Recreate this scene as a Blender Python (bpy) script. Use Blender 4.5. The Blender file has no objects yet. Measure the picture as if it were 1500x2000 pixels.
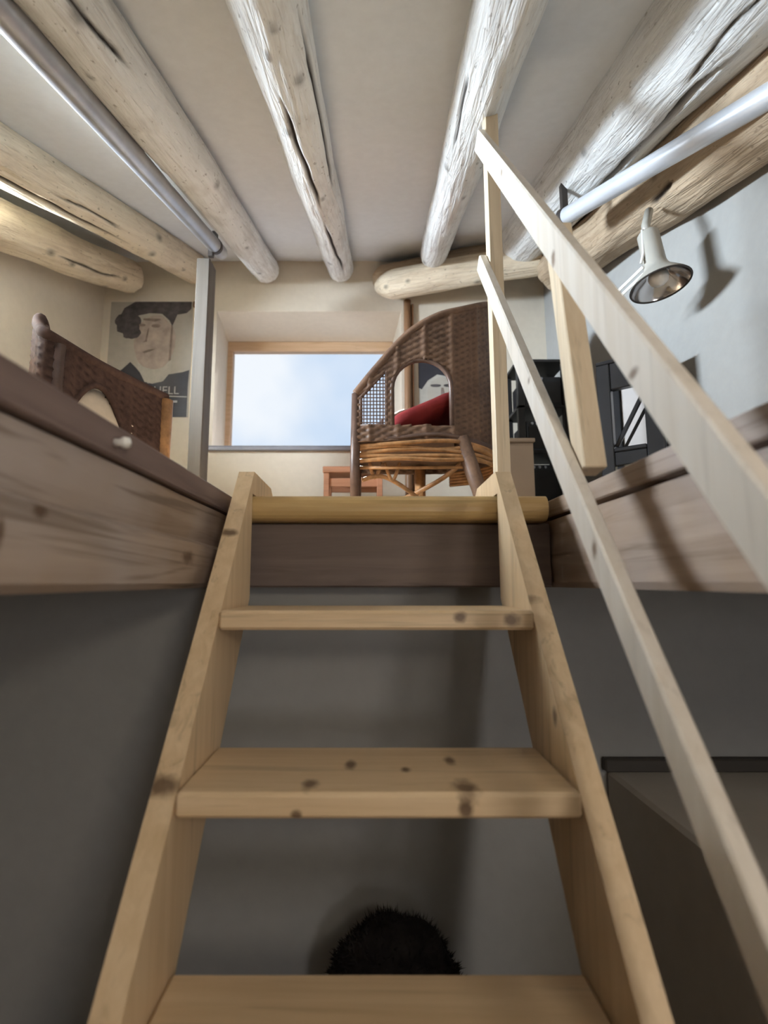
import bpy, math, random
from mathutils import Vector, Matrix, Euler, noise

# ------------------------------------------------------------------ camera, sky, sun, daylight, added fill, exposure
sc = bpy.context.scene
COL = sc.collection
FPX = 950.0                                   # focal length in pixels of the 2000 px high frame
PITCH = math.radians(7.14)

cam_data = bpy.data.cameras.new('camera')
cam_data.sensor_fit = 'VERTICAL'
cam_data.sensor_height = 24.0
cam_data.lens = FPX / 2000.0 * 24.0
cam_data.shift_x = 0.014
cam_data.shift_y = 0.009
cam_data.clip_start = 0.02
cam_data.dof.use_dof = True
cam_data.dof.focus_distance = 1.45
cam_data.dof.aperture_fstop = 1.5
cam = bpy.data.objects.new('camera', cam_data)
cam.location = (0, 0, 0)
cam.rotation_euler = (math.pi / 2 + PITCH, 0, 0)
COL.objects.link(cam)
sc.camera = cam

sc.view_settings.view_transform = 'Standard'
sc.view_settings.look = 'None'
sc.view_settings.gamma = 1.0
sc.view_settings.use_curve_mapping = False
sc.view_settings.exposure = 0.5
sc.cycles.use_denoising = True
sc.cycles.max_bounces = 6
sc.cycles.diffuse_bounces = 4
sc.cycles.glossy_bounces = 2
sc.cycles.transmission_bounces = 2
sc.cycles.transparent_max_bounces = 6
sc.cycles.use_adaptive_sampling = True
sc.cycles.adaptive_threshold = 0.06
sc.cycles.caustics_reflective = False
sc.cycles.caustics_refractive = False

world = bpy.data.worlds.new('sky')
sc.world = world
world.use_nodes = True
wn = world.node_tree
wn.nodes.clear()
w_out = wn.nodes.new('ShaderNodeOutputWorld')
w_bg = wn.nodes.new('ShaderNodeBackground')
w_tc = wn.nodes.new('ShaderNodeTexCoord')
w_no = wn.nodes.new('ShaderNodeTexNoise')
w_no.inputs['Scale'].default_value = 2.2
w_no.inputs['Detail'].default_value = 4
w_rp = wn.nodes.new('ShaderNodeValToRGB')
w_rp.color_ramp.elements[0].position = 0.40
w_rp.color_ramp.elements[0].color = (0.50, 0.66, 0.86, 1)
w_rp.color_ramp.elements[1].position = 0.62
w_rp.color_ramp.elements[1].color = (0.90, 0.93, 0.95, 1)
w_bg.inputs['Strength'].default_value = 0.75
wn.links.new(w_tc.outputs['Generated'], w_no.inputs['Vector'])
wn.links.new(w_no.outputs['Fac'], w_rp.inputs['Fac'])
wn.links.new(w_rp.outputs['Color'], w_bg.inputs['Color'])
wn.links.new(w_bg.outputs['Background'], w_out.inputs['Surface'])


def add_light(name, kind, loc, direction, energy, color, size=None, angle=None, portal=False):
    ld = bpy.data.lights.new(name, kind)
    ld.energy = energy
    ld.color = color
    if kind == 'AREA':
        ld.shape = 'RECTANGLE'
        ld.size, ld.size_y = size
        if portal:
            ld.cycles.is_portal = True
    if kind == 'SUN':
        ld.angle = angle
    o = bpy.data.objects.new(name, ld)
    o.location = loc
    o.rotation_euler = Vector(direction).to_track_quat('-Z', 'Y').to_euler()
    COL.objects.link(o)
    return o


# hazy sun through the gable window, added fill in invented side and rear windows
add_light('sun', 'SUN', (0, 8, 6), (0.05, -0.76, -0.60), 24.0, (1.0, 0.945, 0.86), angle=math.radians(9))
add_light('gable_window_portal', 'AREA', (-0.40, 3.53, 1.30), (0, -1, 0), 1.0, (1, 1, 1), size=(1.2, 0.92), portal=True)
add_light('side_fill', 'AREA', (-2.06, 1.39, 1.285), (1, 0, 0.0), 150.0, (0.74, 0.87, 1.0), size=(0.76, 0.21))
add_light('rear_fill', 'AREA', (0.84, -2.10, 0.02), (-0.25, 1, 0), 8.0, (1.0, 0.97, 0.93), size=(0.26, 0.5))

CEIL0, CEILS = 1.076, 0.348                   # ceiling height at y = 0 and its slope


def ceil_z(y):
    return CEIL0 + CEILS * y


LOFT = 0.20                                   # loft floor level; the camera hangs at z = 0, the lower floor is z = -1
FLOOR = -1.0
XL, XR = -1.75, 1.15
YB = 3.0                                      # gable wall, room side
YREAR = -2.0

# ------------------------------------------------------------------ material helpers


class NT:
    def __init__(self, name):
        self.m = bpy.data.materials.new(name)
        self.m.use_nodes = True
        self.t = self.m.node_tree
        self.t.nodes.clear()
        self.out = self.t.nodes.new('ShaderNodeOutputMaterial')
        self.p = self.t.nodes.new('ShaderNodeBsdfPrincipled')
        self.t.links.new(self.p.outputs['BSDF'], self.out.inputs['Surface'])

    def n(self, kind, **kw):
        nd = self.t.nodes.new(kind)
        for k, v in kw.items():
            if k in nd.inputs:
                nd.inputs[k].default_value = v
            else:
                setattr(nd, k, v)
        return nd

    def l(self, a, b):
        self.t.links.new(a, b)

    def coords(self, scale=(1, 1, 1), rot=(0, 0, 0), kind='Object'):
        tc = self.n('ShaderNodeTexCoord')
        mp = self.n('ShaderNodeMapping')
        mp.inputs['Scale'].default_value = scale
        mp.inputs['Rotation'].default_value = rot
        self.l(tc.outputs[kind], mp.inputs['Vector'])
        return mp.outputs['Vector']

    def noise(self, vec, scale, detail=4, rough=0.55, dist=0.0):
        nd = self.n('ShaderNodeTexNoise')
        nd.inputs['Scale'].default_value = scale
        nd.inputs['Detail'].default_value = detail
        nd.inputs['Roughness'].default_value = rough
        nd.inputs['Distortion'].default_value = dist
        self.l(vec, nd.inputs['Vector'])
        return nd.outputs['Fac']

    def ramp(self, fac, stops):
        r = self.n('ShaderNodeValToRGB')
        e = r.color_ramp.elements
        while len(e) < len(stops):
            e.new(0.5)
        for el, (p, c) in zip(e, stops):
            el.position = p
            el.color = (c[0], c[1], c[2], 1)
        self.l(fac, r.inputs['Fac'])
        return r.outputs['Color']

    def mix(self, fac, a, b, mode='MIX'):
        m = self.n('ShaderNodeMix', data_type='RGBA', blend_type=mode)
        for s, v in ((0, fac), (6, a), (7, b)):
            if isinstance(v, (int, float)):
                m.inputs[s].default_value = v
            elif isinstance(v, tuple):
                m.inputs[s].default_value = (v[0], v[1], v[2], 1)
            else:
                self.l(v, m.inputs[s])
        return m.outputs[2]

    def bump(self, h, strength, dist=0.01):
        b = self.n('ShaderNodeBump')
        b.inputs['Strength'].default_value = strength
        b.inputs['Distance'].default_value = dist
        self.l(h, b.inputs['Height'])
        self.l(b.outputs['Normal'], self.p.inputs['Normal'])

    def color(self, c):
        if isinstance(c, tuple):
            self.p.inputs['Base Color'].default_value = (c[0], c[1], c[2], 1)
        else:
            self.l(c, self.p.inputs['Base Color'])

    def set(self, rough=0.6, metal=0.0, spec=0.4):
        self.p.inputs['Roughness'].default_value = rough
        self.p.inputs['Metallic'].default_value = metal
        self.p.inputs['Specular IOR Level'].default_value = spec


def plain(name, c, rough=0.6, metal=0.0, var=0.08, scale=8.0, spec=0.4):
    m = NT(name)
    v = m.noise(m.coords(), scale, 4)
    m.color(m.ramp(v, [(0.3, tuple(x * (1 - var) for x in c)), (0.7, tuple(min(1, x * (1 + var)) for x in c))]))
    m.set(rough, metal, spec)
    return m.m


def plaster(name, c, c2, bump=0.25):
    m = NT(name)
    co = m.coords()
    a = m.noise(co, 1.3, 5, 0.6)
    b = m.noise(co, 26.0, 5, 0.6)
    col = m.ramp(a, [(0.30, c2), (0.68, c)])
    col = m.mix(0.10, col, m.ramp(b, [(0.35, tuple(x * 0.6 for x in c)), (0.65, c)]))
    m.color(col)
    mixh = m.n('ShaderNodeMath', operation='ADD')
    m.l(a, mixh.inputs[0])
    s = m.n('ShaderNodeMath', operation='MULTIPLY')
    m.l(b, s.inputs[0])
    s.inputs[1].default_value = 0.12
    m.l(s.outputs[0], mixh.inputs[1])
    m.bump(mixh.outputs[0], bump, 0.03)
    m.set(0.9, 0, 0.2)
    return m.m


def wood(name, c1, c2, scale=(40, 40, 2.5), rot=(0, 0, 0), rough=0.5, knots=(), knot_col=(0.10, 0.055, 0.03),
         bump=0.12, blotch=None, org=(0, 0, 0), streak=0.35):
    """stretched-grain wood; knots = (x, y, z, rx, ry, rz) in object space"""
    m = NT(name)
    co = m.coords(scale, rot)
    g = m.noise(co, 1.0, 5, 0.62, 0.6)
    col = m.ramp(g, [(0.30, c2), (0.66, c1)])
    if blotch:
        bl = m.noise(m.coords(), blotch[1], 3, 0.55)
        col = m.mix(m.ramp(bl, [(0.42, (0, 0, 0)), (0.66, (1, 1, 1))]), col, blotch[0])
    if streak:
        st = m.noise(m.coords(tuple(q * 0.62 for q in scale), rot), 1.0, 3, 0.7, 1.2)
        col = m.mix(m.ramp(st, [(0.33, (streak, streak, streak)), (0.43, (0, 0, 0))]), col, tuple(q * 0.45 for q in c2))
    if knots:
        tc = m.n('ShaderNodeTexCoord')
        wob = m.noise(m.coords(), 60.0, 2)
        for (x, y, z, rx, ry, rz) in knots:
            sb = m.n('ShaderNodeVectorMath', operation='SUBTRACT')
            m.l(tc.outputs['Object'], sb.inputs[0])
            sb.inputs[1].default_value = (x - org[0], y - org[1], z - org[2])
            ml = m.n('ShaderNodeVectorMath', operation='MULTIPLY')
            m.l(sb.outputs[0], ml.inputs[0])
            ml.inputs[1].default_value = (1 / rx, 1 / ry, 1 / rz)
            ln = m.n('ShaderNodeVectorMath', operation='LENGTH')
            m.l(ml.outputs[0], ln.inputs[0])
            ad = m.n('ShaderNodeMath', operation='ADD')
            m.l(ln.outputs['Value'], ad.inputs[0])
            m.l(wob, ad.inputs[1])
            mr = m.n('ShaderNodeMapRange')
            mr.inputs['From Min'].default_value = 0.95
            mr.inputs['From Max'].default_value = 1.75
            mr.inputs['To Min'].default_value = 0.85
            mr.inputs['To Max'].default_value = 0.0
            m.l(ad.outputs[0], mr.inputs['Value'])
            col = m.mix(mr.outputs[0], col, knot_col)
    m.color(col)
    m.bump(g, bump, 0.004)
    m.set(rough, 0, 0.35)
    return m.m


def log_mat(name, c_hi, c_lo, c_worn, c_crack=(0.035, 0.026, 0.02), wear=0.5):
    """limewashed log: local Z runs along the log; the 'crack' attribute marks open checks and knots"""
    m = NT(name)
    co = m.coords((14, 14, 1.1))
    a = m.noise(co, 1.0, 5, 0.65, 0.4)
    b = m.noise(m.coords((60, 60, 6)), 1.0, 4, 0.6, 0.8)
    c = m.noise(m.coords((3, 3, 1.3)), 1.0, 3, 0.5)
    col = m.ramp(a, [(0.30, c_lo), (0.62, c_hi)])
    f = m.n('ShaderNodeMath', operation='MULTIPLY')
    m.l(b, f.inputs[0])
    m.l(c, f.inputs[1])
    col = m.mix(m.ramp(f.outputs[0], [(0.235, (0, 0, 0)), (0.40, (wear, wear, wear))]), col, c_worn)
    sp = m.noise(m.coords((70, 70, 38)), 1.0, 2, 0.5)
    col = m.mix(m.ramp(sp, [(0.66, (0, 0, 0)), (0.74, (0.6, 0.6, 0.6))]), col, tuple(q * 0.6 for q in c_worn))
    pt_ = m.noise(m.coords((9, 9, 5)), 1.0, 3, 0.6)
    col = m.mix(m.ramp(pt_, [(0.50, (0, 0, 0)), (0.66, (0.45, 0.45, 0.45))]), col, tuple(0.5 * (a_ + b_) for a_, b_ in zip(c_lo, c_worn)))
    at = m.n('ShaderNodeAttribute', attribute_name='crack')
    col = m.mix(at.outputs['Fac'], col, c_crack)
    m.color(col)
    ad = m.n('ShaderNodeMath', operation='ADD')
    m.l(a, ad.inputs[0])
    m.l(b, ad.inputs[1])
    m.bump(ad.outputs[0], 0.75, 0.014)
    m.set(0.85, 0, 0.2)
    return m.m


def wicker_mat(name, c1, c2, rough=0.5, spec=0.35):
    m = NT(name)
    v = m.noise(m.coords((1, 1, 1)), 55.0, 3, 0.6)
    big = m.noise(m.coords(), 5.0, 3)
    at = m.n('ShaderNodeAttribute', attribute_name='crack')
    col = m.ramp(v, [(0.30, c2), (0.70, c1)])
    col = m.mix(m.ramp(big, [(0.4, (0, 0, 0)), (0.7, (0.5, 0.5, 0.5))]), col, tuple(x * 1.7 for x in c1))
    col = m.mix(at.outputs['Fac'], col, tuple(x * 0.30 for x in c2))
    m.color(col)
    m.set(rough, 0, spec)
    return m.m


M = {}
M['ceiling'] = plaster('ceiling_plaster', (0.79, 0.82, 0.85), (0.745, 0.77, 0.79), 0.18)
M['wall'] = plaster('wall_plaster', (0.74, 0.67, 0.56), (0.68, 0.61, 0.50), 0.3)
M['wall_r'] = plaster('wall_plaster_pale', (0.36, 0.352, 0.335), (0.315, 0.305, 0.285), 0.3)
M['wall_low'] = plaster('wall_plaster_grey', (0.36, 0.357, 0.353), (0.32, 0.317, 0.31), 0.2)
M['floor'] = plain('floor_tile_dull', (0.30, 0.25, 0.20), 0.7, 0, 0.15, 3)
M['loft_floor'] = wood('loft_floor_wood', (0.60, 0.49, 0.36), (0.50, 0.40, 0.28), (2, 40, 40), rough=0.5)
M['log'] = log_mat('limewashed_log', (0.85, 0.855, 0.845), (0.75, 0.75, 0.73), (0.38, 0.34, 0.30))
M['log_warm'] = log_mat('limewashed_log_warm', (0.80, 0.70, 0.54), (0.68, 0.57, 0.42), (0.36, 0.26, 0.17), wear=0.45)
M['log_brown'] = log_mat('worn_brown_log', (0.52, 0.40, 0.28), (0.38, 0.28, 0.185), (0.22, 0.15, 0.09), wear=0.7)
M['fascia'] = wood('weathered_beam_wood', (0.41, 0.31, 0.235), (0.27, 0.19, 0.135), (30, 1.6, 30), rough=0.62, bump=0.35, org=(-0.40, 0.2, 0.0), streak=0.6,
                   knots=[(-0.34, 0.49, 0.072, 0.03, 0.012, 0.009), (-0.34, 0.90, 0.045, 0.02, 0.03, 0.012), (-0.34, 0.44, 0.045, 0.03, 0.006, 0.016)],
                   blotch=((0.40, 0.335, 0.30), 3.0))
M['fascia_top'] = wood('dark_edge_board_wood', (0.205, 0.145, 0.125), (0.15, 0.102, 0.088), (30, 2, 30), rough=0.6, bump=0.2)
M['trimmer'] = wood('trimmer_wood', (0.17, 0.125, 0.105), (0.12, 0.088, 0.075), (2, 30, 30), rough=0.65, bump=0.2)
M['lip'] = wood('lip_board_wood', (0.52, 0.36, 0.16), (0.43, 0.28, 0.115), (2.5, 40, 40), rough=0.38)
SLOPE = math.radians(54.6)
PINE1, PINE2 = (0.70, 0.53, 0.34), (0.58, 0.415, 0.245)
M['stringer'] = wood('pine_stringer_wood', PINE1, PINE2, (45, 45, 2.2), org=(0.012, 0.25, -1.0), rot=(-(math.pi / 2 - SLOPE), 0, 0), rough=0.48,
                     knots=[(-0.29, 0.72, -0.28, 0.03, 0.012, 0.018), (0.296, 0.90, -0.02, 0.02, 0.008, 0.02),
                            (0.30, 0.80, -0.21, 0.03, 0.010, 0.015), (-0.29, 1.0, 0.10, 0.02, 0.01, 0.01)])
M['rail'] = wood('pine_rail_wood', (0.65, 0.595, 0.525), (0.58, 0.515, 0.435), (45, 45, 2.0), org=(0.36, 1.30, 0.20), streak=0.2, rot=(-(math.pi / 2 - SLOPE), 0, 0),
                 rough=0.30, knot_col=(0.16, 0.10, 0.065),
                 knots=[(0.318, 0.78, 0.555, 0.02, 0.010, 0.016), (0.318, 0.688, 0.047, 0.02, 0.008, 0.014),
                        (0.318, 1.06, 0.98, 0.02, 0.007, 0.012), (0.318, 0.56, 0.25, 0.02, 0.012, 0.007),
                        (0.318, 0.93, 0.40, 0.02, 0.008, 0.008)])
M['post'] = wood('pine_post_wood', (0.66, 0.55, 0.40), (0.56, 0.44, 0.30), (45, 45, 2.2), rough=0.45)
M['post_grey'] = wood('grey_painted_post_wood', (0.135, 0.115, 0.095), (0.105, 0.09, 0.075), (35, 35, 2.0), rough=0.6)
M['wicker'] = wicker_mat('brown_wicker', (0.165, 0.095, 0.058), (0.095, 0.052, 0.034))
M['wicker_dark'] = wicker_mat('dark_brown_wicker', (0.095, 0.058, 0.047), (0.055, 0.033, 0.028), 0.85, 0.08)
M['cane'] = plain('rattan_cane', (0.40, 0.205, 0.085), 0.38, 0, 0.35, 30)
M['cane_dark'] = plain('dark_rattan_cane', (0.115, 0.068, 0.050), 0.4, 0, 0.25, 30)
M['red'] = plain('red_cushion_cloth', (0.33, 0.035, 0.035), 0.85, 0, 0.12, 25)
M['cream_cloth'] = plain('cream_cushion_cloth', (0.68, 0.58, 0.46), 0.9, 0, 0.1, 18)
M['steel'] = plain('galvanised_steel', (0.42, 0.42, 0.44), 0.36, 0.75, 0.15, 9)
M['steel_pale'] = plain('pale_painted_steel', (0.66, 0.68, 0.72), 0.30, 0.35, 0.08, 9)
M['clamp'] = plain('dark_clamp_steel', (0.06, 0.05, 0.045), 0.5, 0.5)
M['black'] = plain('black_lacquer', (0.014, 0.013, 0.014), 0.32, 0, 0.2, 10, 0.5)
M['black_dull'] = plain('dull_black', (0.02, 0.018, 0.017), 0.6, 0, 0.3, 10)
M['stool'] = wood('reddish_stool_wood', (0.44, 0.225, 0.135), (0.34, 0.16, 0.09), (3, 40, 40), rough=0.45)
M['box'] = plain('beige_cabinet_board', (0.50, 0.38, 0.28), 0.6, 0, 0.05, 4)
M['lamp'] = plain('lamp_enamel', (0.40, 0.38, 0.335), 0.35, 0, 0.04, 6, 0.5)
M['lamp_in'] = plain('lamp_reflector', (0.62, 0.60, 0.60), 0.16, 0.95, 0.03, 6)
M['bulb'] = plain('frosted_bulb', (0.80, 0.74, 0.68), 0.3, 0, 0.02, 6)
M['frame'] = wood('window_frame_wood', (0.62, 0.44, 0.29), (0.52, 0.35, 0.21), (3, 40, 40), rough=0.45)
M['sill'] = plain('grey_sill_paint', (0.24, 0.24, 0.27), 0.5, 0, 0.08, 8)
M['pole'] = wood('brown_pole_wood', (0.30, 0.165, 0.085), (0.21, 0.11, 0.055), (40, 40, 3), rough=0.4)
M['paper'] = plain('poster_paper', (0.42, 0.385, 0.33), 0.7, 0, 0.06, 20)
M['ink'] = plain('poster_black_ink', (0.030, 0.029, 0.036), 0.55, 0, 0.2, 12)
M['ink_soft'] = plain('poster_soft_ink', (0.075, 0.065, 0.066), 0.6, 0, 0.45, 22)
M['ink_face'] = plain('poster_face_tone', (0.39, 0.32, 0.275), 0.7, 0, 0.22, 16)
M['ink_shade'] = plain('poster_face_shade', (0.21, 0.165, 0.14), 0.7, 0, 0.3, 30)
M['ink_pale'] = plain('poster_pale_tone', (0.44, 0.42, 0.37), 0.7, 0, 0.12, 20)
M['letter'] = plain('poster_letter_ink', (0.50, 0.49, 0.47), 0.6, 0, 0.02)
M['pouf'] = plain('black_fuzzy_wool', (0.020, 0.017, 0.016), 0.95, 0, 0.4, 30, 0.1)
M['white'] = plain('white_porcelain', (0.72, 0.70, 0.66), 0.3)
M['ledge'] = plaster('ledge_plaster', (0.46, 0.43, 0.39), (0.40, 0.37, 0.33), 0.2)
M['ledge_strip'] = plain('ledge_joint_shade', (0.055, 0.048, 0.042), 0.6)  # shade of the ledge joint, given as a dark colour
M['sheet'] = plain('white_card', (0.62, 0.56, 0.52), 0.7, 0, 0.04)
M['sheet_warm'] = plain('cream_card', (0.72, 0.60, 0.42), 0.7, 0, 0.04)


def glass_mat():
    m = bpy.data.materials.new('window_glass')
    m.use_nodes = True
    t = m.node_tree
    t.nodes.clear()
    o = t.nodes.new('ShaderNodeOutputMaterial')
    a = t.nodes.new('ShaderNodeBsdfTransparent')
    a.inputs['Color'].default_value = (0.97, 0.98, 1.0, 1)
    g = t.nodes.new('ShaderNodeBsdfGlossy')
    g.inputs['Roughness'].default_value = 0.03
    fr = t.nodes.new('ShaderNodeLayerWeight')
    fr.inputs['Blend'].default_value = 0.15
    mx = t.nodes.new('ShaderNodeMixShader')
    t.links.new(fr.outputs['Fresnel'], mx.inputs['Fac'])
    t.links.new(a.outputs[0], mx.inputs[1])
    t.links.new(g.outputs[0], mx.inputs[2])
    t.links.new(mx.outputs[0], o.inputs['Surface'])
    return m


M['glass'] = glass_mat()

# ------------------------------------------------------------------ mesh helpers


class MB:
    """collects shapes in world space and links them as ONE mesh object"""

    def __init__(self):
        self.v, self.f, self.a = [], [], {}

    def add(self, vs, fs):
        b = len(self.v)
        self.v += [Vector(p) for p in vs]
        self.f += [tuple(i + b for i in f) for f in fs]
        return self

    def box(self, lo, hi, bev=0.0):
        (x0, y0, z0), (x1, y1, z1) = lo, hi
        if bev <= 0:
            vs = [(x0, y0, z0), (x1, y0, z0), (x1, y1, z0), (x0, y1, z0), (x0, y0, z1), (x1, y0, z1), (x1, y1, z1), (x0, y1, z1)]
            fs = [(0, 3, 2, 1), (4, 5, 6, 7), (0, 1, 5, 4), (1, 2, 6, 5), (2, 3, 7, 6), (3, 0, 4, 7)]
            return self.add(vs, fs)
        return self.obox(Matrix.Translation(((x0 + x1) / 2, (y0 + y1) / 2, (z0 + z1) / 2)), (x1 - x0, y1 - y0, z1 - z0), bev)

    def obox(self, mat, size, bev=0.003):
        """chamfered box: each corner becomes three vertices"""
        hx, hy, hz = (s / 2 for s in size)
        b = min(bev, hx * 0.9, hy * 0.9, hz * 0.9)
        vs, idx = [], {}
        for sx in (-1, 1):
            for sy in (-1, 1):
                for sz in (-1, 1):
                    for k in range(3):
                        p = [sx * (hx - b), sy * (hy - b), sz * (hz - b)]
                        p[k] = (sx, sy, sz)[k] * (hx, hy, hz)[k]
                        idx[(sx, sy, sz, k)] = len(vs)
                        vs.append(mat @ Vector(p))
        fs = []
        for k in range(3):
            u, w = (k + 1) % 3, (k + 2) % 3
            for s in (-1, 1):
                q = []
                for (a, c) in ((-1, -1), (1, -1), (1, 1), (-1, 1)):
                    sg = [0, 0, 0]
                    sg[k], sg[u], sg[w] = s, a, c
                    q.append(idx[(sg[0], sg[1], sg[2], k)])
                fs.append(tuple(q if s > 0 else q[::-1]))
        for k in range(3):                                  # edge chamfers along axis k
            u, w = (k + 1) % 3, (k + 2) % 3
            for a in (-1, 1):
                for c in (-1, 1):
                    def g(sk, kk):
                        sg = [0, 0, 0]
                        sg[k], sg[u], sg[w] = sk, a, c
                        return idx[(sg[0], sg[1], sg[2], kk)]
                    q = [g(-1, u), g(1, u), g(1, w), g(-1, w)]
                    fs.append(tuple(q if a * c < 0 else q[::-1]))
        for sx in (-1, 1):
            for sy in (-1, 1):
                for sz in (-1, 1):
                    q = [idx[(sx, sy, sz, k)] for k in range(3)]
                    fs.append(tuple(q if sx * sy * sz > 0 else q[::-1]))
        return self.add(vs, fs)

    def bar(self, p0, p1, w, t, side=(1, 0, 0), bev=0.003):
        """board from p0 to p1; w across, measured at right angles to `side`; t along `side`"""
        p0, p1 = Vector(p0), Vector(p1)
        z = (p1 - p0).normalized()
        x = Vector(side)
        x = (x - z * x.dot(z)).normalized()
        y = z.cross(x)
        m = Matrix((x, y, z)).transposed().to_4x4()
        m.translation = (p0 + p1) / 2
        return self.obox(m, (t, w, (p1 - p0).length), bev)

    def tube(self, pts, r, n=10, caps=True):
        pts = [Vector(p) for p in pts]
        rs = r if isinstance(r, (list, tuple)) else [r] * len(pts)
        base = len(self.v)
        prev = None
        for i, p in enumerate(pts):
            a = pts[max(i - 1, 0)]
            b = pts[min(i + 1, len(pts) - 1)]
            t = (b - a).normalized() if (b - a).length > 1e-9 else Vector((0, 0, 1))
            if prev is None:
                ref = Vector((0, 0, 1)) if abs(t.z) < 0.9 else Vector((1, 0, 0))
                u = t.cross(ref).normalized()
            else:
                u = (prev - t * prev.dot(t)).normalized()
            prev = u
            w = t.cross(u)
            for k in range(n):
                an = 2 * math.pi * k / n
                self.v.append(p + (u * math.cos(an) + w * math.sin(an)) * rs[i])
        for i in range(len(pts) - 1):
            for k in range(n):
                a, b = base + i * n + k, base + i * n + (k + 1) % n
                self.f.append((a, b, b + n, a + n))
        if caps:
            self.f.append(tuple(base + k for k in range(n))[::-1])
            e = base + (len(pts) - 1) * n
            self.f.append(tuple(e + k for k in range(n)))
        return self

    def lathe(self, prof, mat, n=32):
        """prof = [(r, z)] spun about local Z of mat"""
        base = len(self.v)
        for (r, z) in prof:
            for k in range(n):
                an = 2 * math.pi * k / n
                self.v.append(mat @ Vector((r * math.cos(an), r * math.sin(an), z)))
        for i in range(len(prof) - 1):
            for k in range(n):
                a, b = base + i * n + k, base + i * n + (k + 1) % n
                self.f.append((a, b, b + n, a + n))
        return self

    def prism(self, poly, o, u, v, w, depth):
        """polygon poly (in u, v) extruded by depth along w"""
        o, u, v, w = Vector(o), Vector(u), Vector(v), Vector(w)
        n = len(poly)
        base = len(self.v)
        for d in (0, depth):
            for (a, b) in poly:
                self.v.append(o + u * a + v * b + w * d)
        self.f.append(tuple(base + i for i in range(n))[::-1])
        self.f.append(tuple(base + n + i for i in range(n)))
        for i in range(n):
            j = (i + 1) % n
            self.f.append((base + i, base + j, base + n + j, base + n + i))
        return self

    def build(self, name, mat, parent=None, smooth=False, attr=None):
        off = parent['_loc'] if parent is not None and '_loc' in parent.keys() else (0, 0, 0)
        off = Vector(off)
        me = bpy.data.meshes.new(name)
        me.from_pydata([tuple(p - off) for p in self.v], [], self.f)
        me.update()
        if attr is not None:
            at = me.attributes.new('crack', 'FLOAT', 'POINT')
            at.data.foreach_set('value', attr)
        if smooth:
            me.polygons.foreach_set('use_smooth', [True] * len(me.polygons))
        me.materials.append(mat)
        o = bpy.data.objects.new(name, me)
        COL.objects.link(o)
        if parent is not None:
            o.parent = parent
            o['_loc'] = tuple(off)
        return o


def tag(o, label, cat, group=None):
    o['label'] = label
    o['category'] = cat
    if group:
        o['group'] = group
    return o


def thing(name, label, cat, loc, group=None):
    o = bpy.data.objects.new(name, None)
    o.empty_display_size = 0.05
    o.location = loc
    COL.objects.link(o)
    o['_loc'] = tuple(loc)
    return tag(o, label, cat, group)


def struct(o):
    o['kind'] = 'structure'
    return o


# ------------------------------------------------------------------ the room shell
# sloping plastered ceiling, a gently uneven sheet with thickness
mb = MB()
NX, NY = 60, 90
x0, x1, y0, y1 = XL - 0.2, XR + 0.2, YREAR - 0.2, YB + 0.1
for layer in (0, 1):
    for j in range(NY + 1):
        for i in range(NX + 1):
            x = x0 + (x1 - x0) * i / NX
            y = y0 + (y1 - y0) * j / NY
            d = 0.012 * noise.noise(Vector((x * 2.1, y * 1.7, 3.0))) if layer == 0 else 0.12
            mb.v.append(Vector((x, y, ceil_z(y) + d)))
S = (NX + 1) * (NY + 1)
for j in range(NY):
    for i in range(NX):
        a = j * (NX + 1) + i
        mb.f.append((a, a + NX + 1, a + NX + 2, a + 1))
        mb.f.append((S + a, S + a + 1, S + a + NX + 2, S + a + NX + 1))
struct(mb.build('ceiling', M['ceiling'], smooth=True))

WX0, WX1, WZ0, WZ1 = -1.0, 0.205, 0.845, 1.765          # gable window opening
mb = MB()
WXL, WXR = -1.055, 0.165                                   # the reveal is splayed: its width at the frame
mb.prism([(XL - 0.4, YB), (WX0, YB), (WXL, YB + 0.5), (XL - 0.4, YB + 0.5)], (0, 0, 0), (1, 0, 0), (0, 1, 0), (0, 0, 1), 2.5)
mb.prism([(WX1, YB), (XR + 0.4, YB), (XR + 0.4, YB + 0.5), (WXR, YB + 0.5)], (0, 0, 0), (1, 0, 0), (0, 1, 0), (0, 0, 1), 2.5)
mb.prism([(WX0, YB), (WX1, YB), (WXR, YB + 0.5), (WXL, YB + 0.5)], (0, 0, 0), (1, 0, 0), (0, 1, 0), (0, 0, 1), WZ0)
mb.prism([(WX0, YB), (WX1, YB), (WXR, YB + 0.5), (WXL, YB + 0.5)], (0, 0, WZ1), (1, 0, 0), (0, 1, 0), (0, 0, 1), 2.5 - WZ1)
struct(mb.build('wall_back', M['wall']))

SY0, SY1, SZ0, SZ1 = 1.00, 1.78, 1.17, 1.40              # opening in the left wall for the added side window
mb = MB()
mb.box((XL - 0.4, YREAR - 0.2, FLOOR - 0.1), (XL, SY0, 2.4))
mb.box((XL - 0.4, SY1, FLOOR - 0.1), (XL, YB, 2.4))
mb.box((XL - 0.4, SY0, FLOOR - 0.1), (XL, SY1, SZ0))
mb.box((XL - 0.4, SY0, SZ1), (XL, SY1, 2.4))
struct(mb.build('wall_left', M['wall']))

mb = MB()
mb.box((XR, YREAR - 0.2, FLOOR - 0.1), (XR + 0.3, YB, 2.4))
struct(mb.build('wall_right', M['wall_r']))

RX0, RX1, RZ0, RZ1 = 0.68, 1.00, -0.28, 0.30  # opening for the added rear window
mb = MB()
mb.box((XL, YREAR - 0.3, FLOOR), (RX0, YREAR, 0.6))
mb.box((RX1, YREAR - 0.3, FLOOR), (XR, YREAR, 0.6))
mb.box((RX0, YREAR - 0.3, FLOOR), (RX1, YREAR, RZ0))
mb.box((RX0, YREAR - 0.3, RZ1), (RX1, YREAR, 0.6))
struct(mb.build('wall_rear', M['wall_low']))

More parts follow.
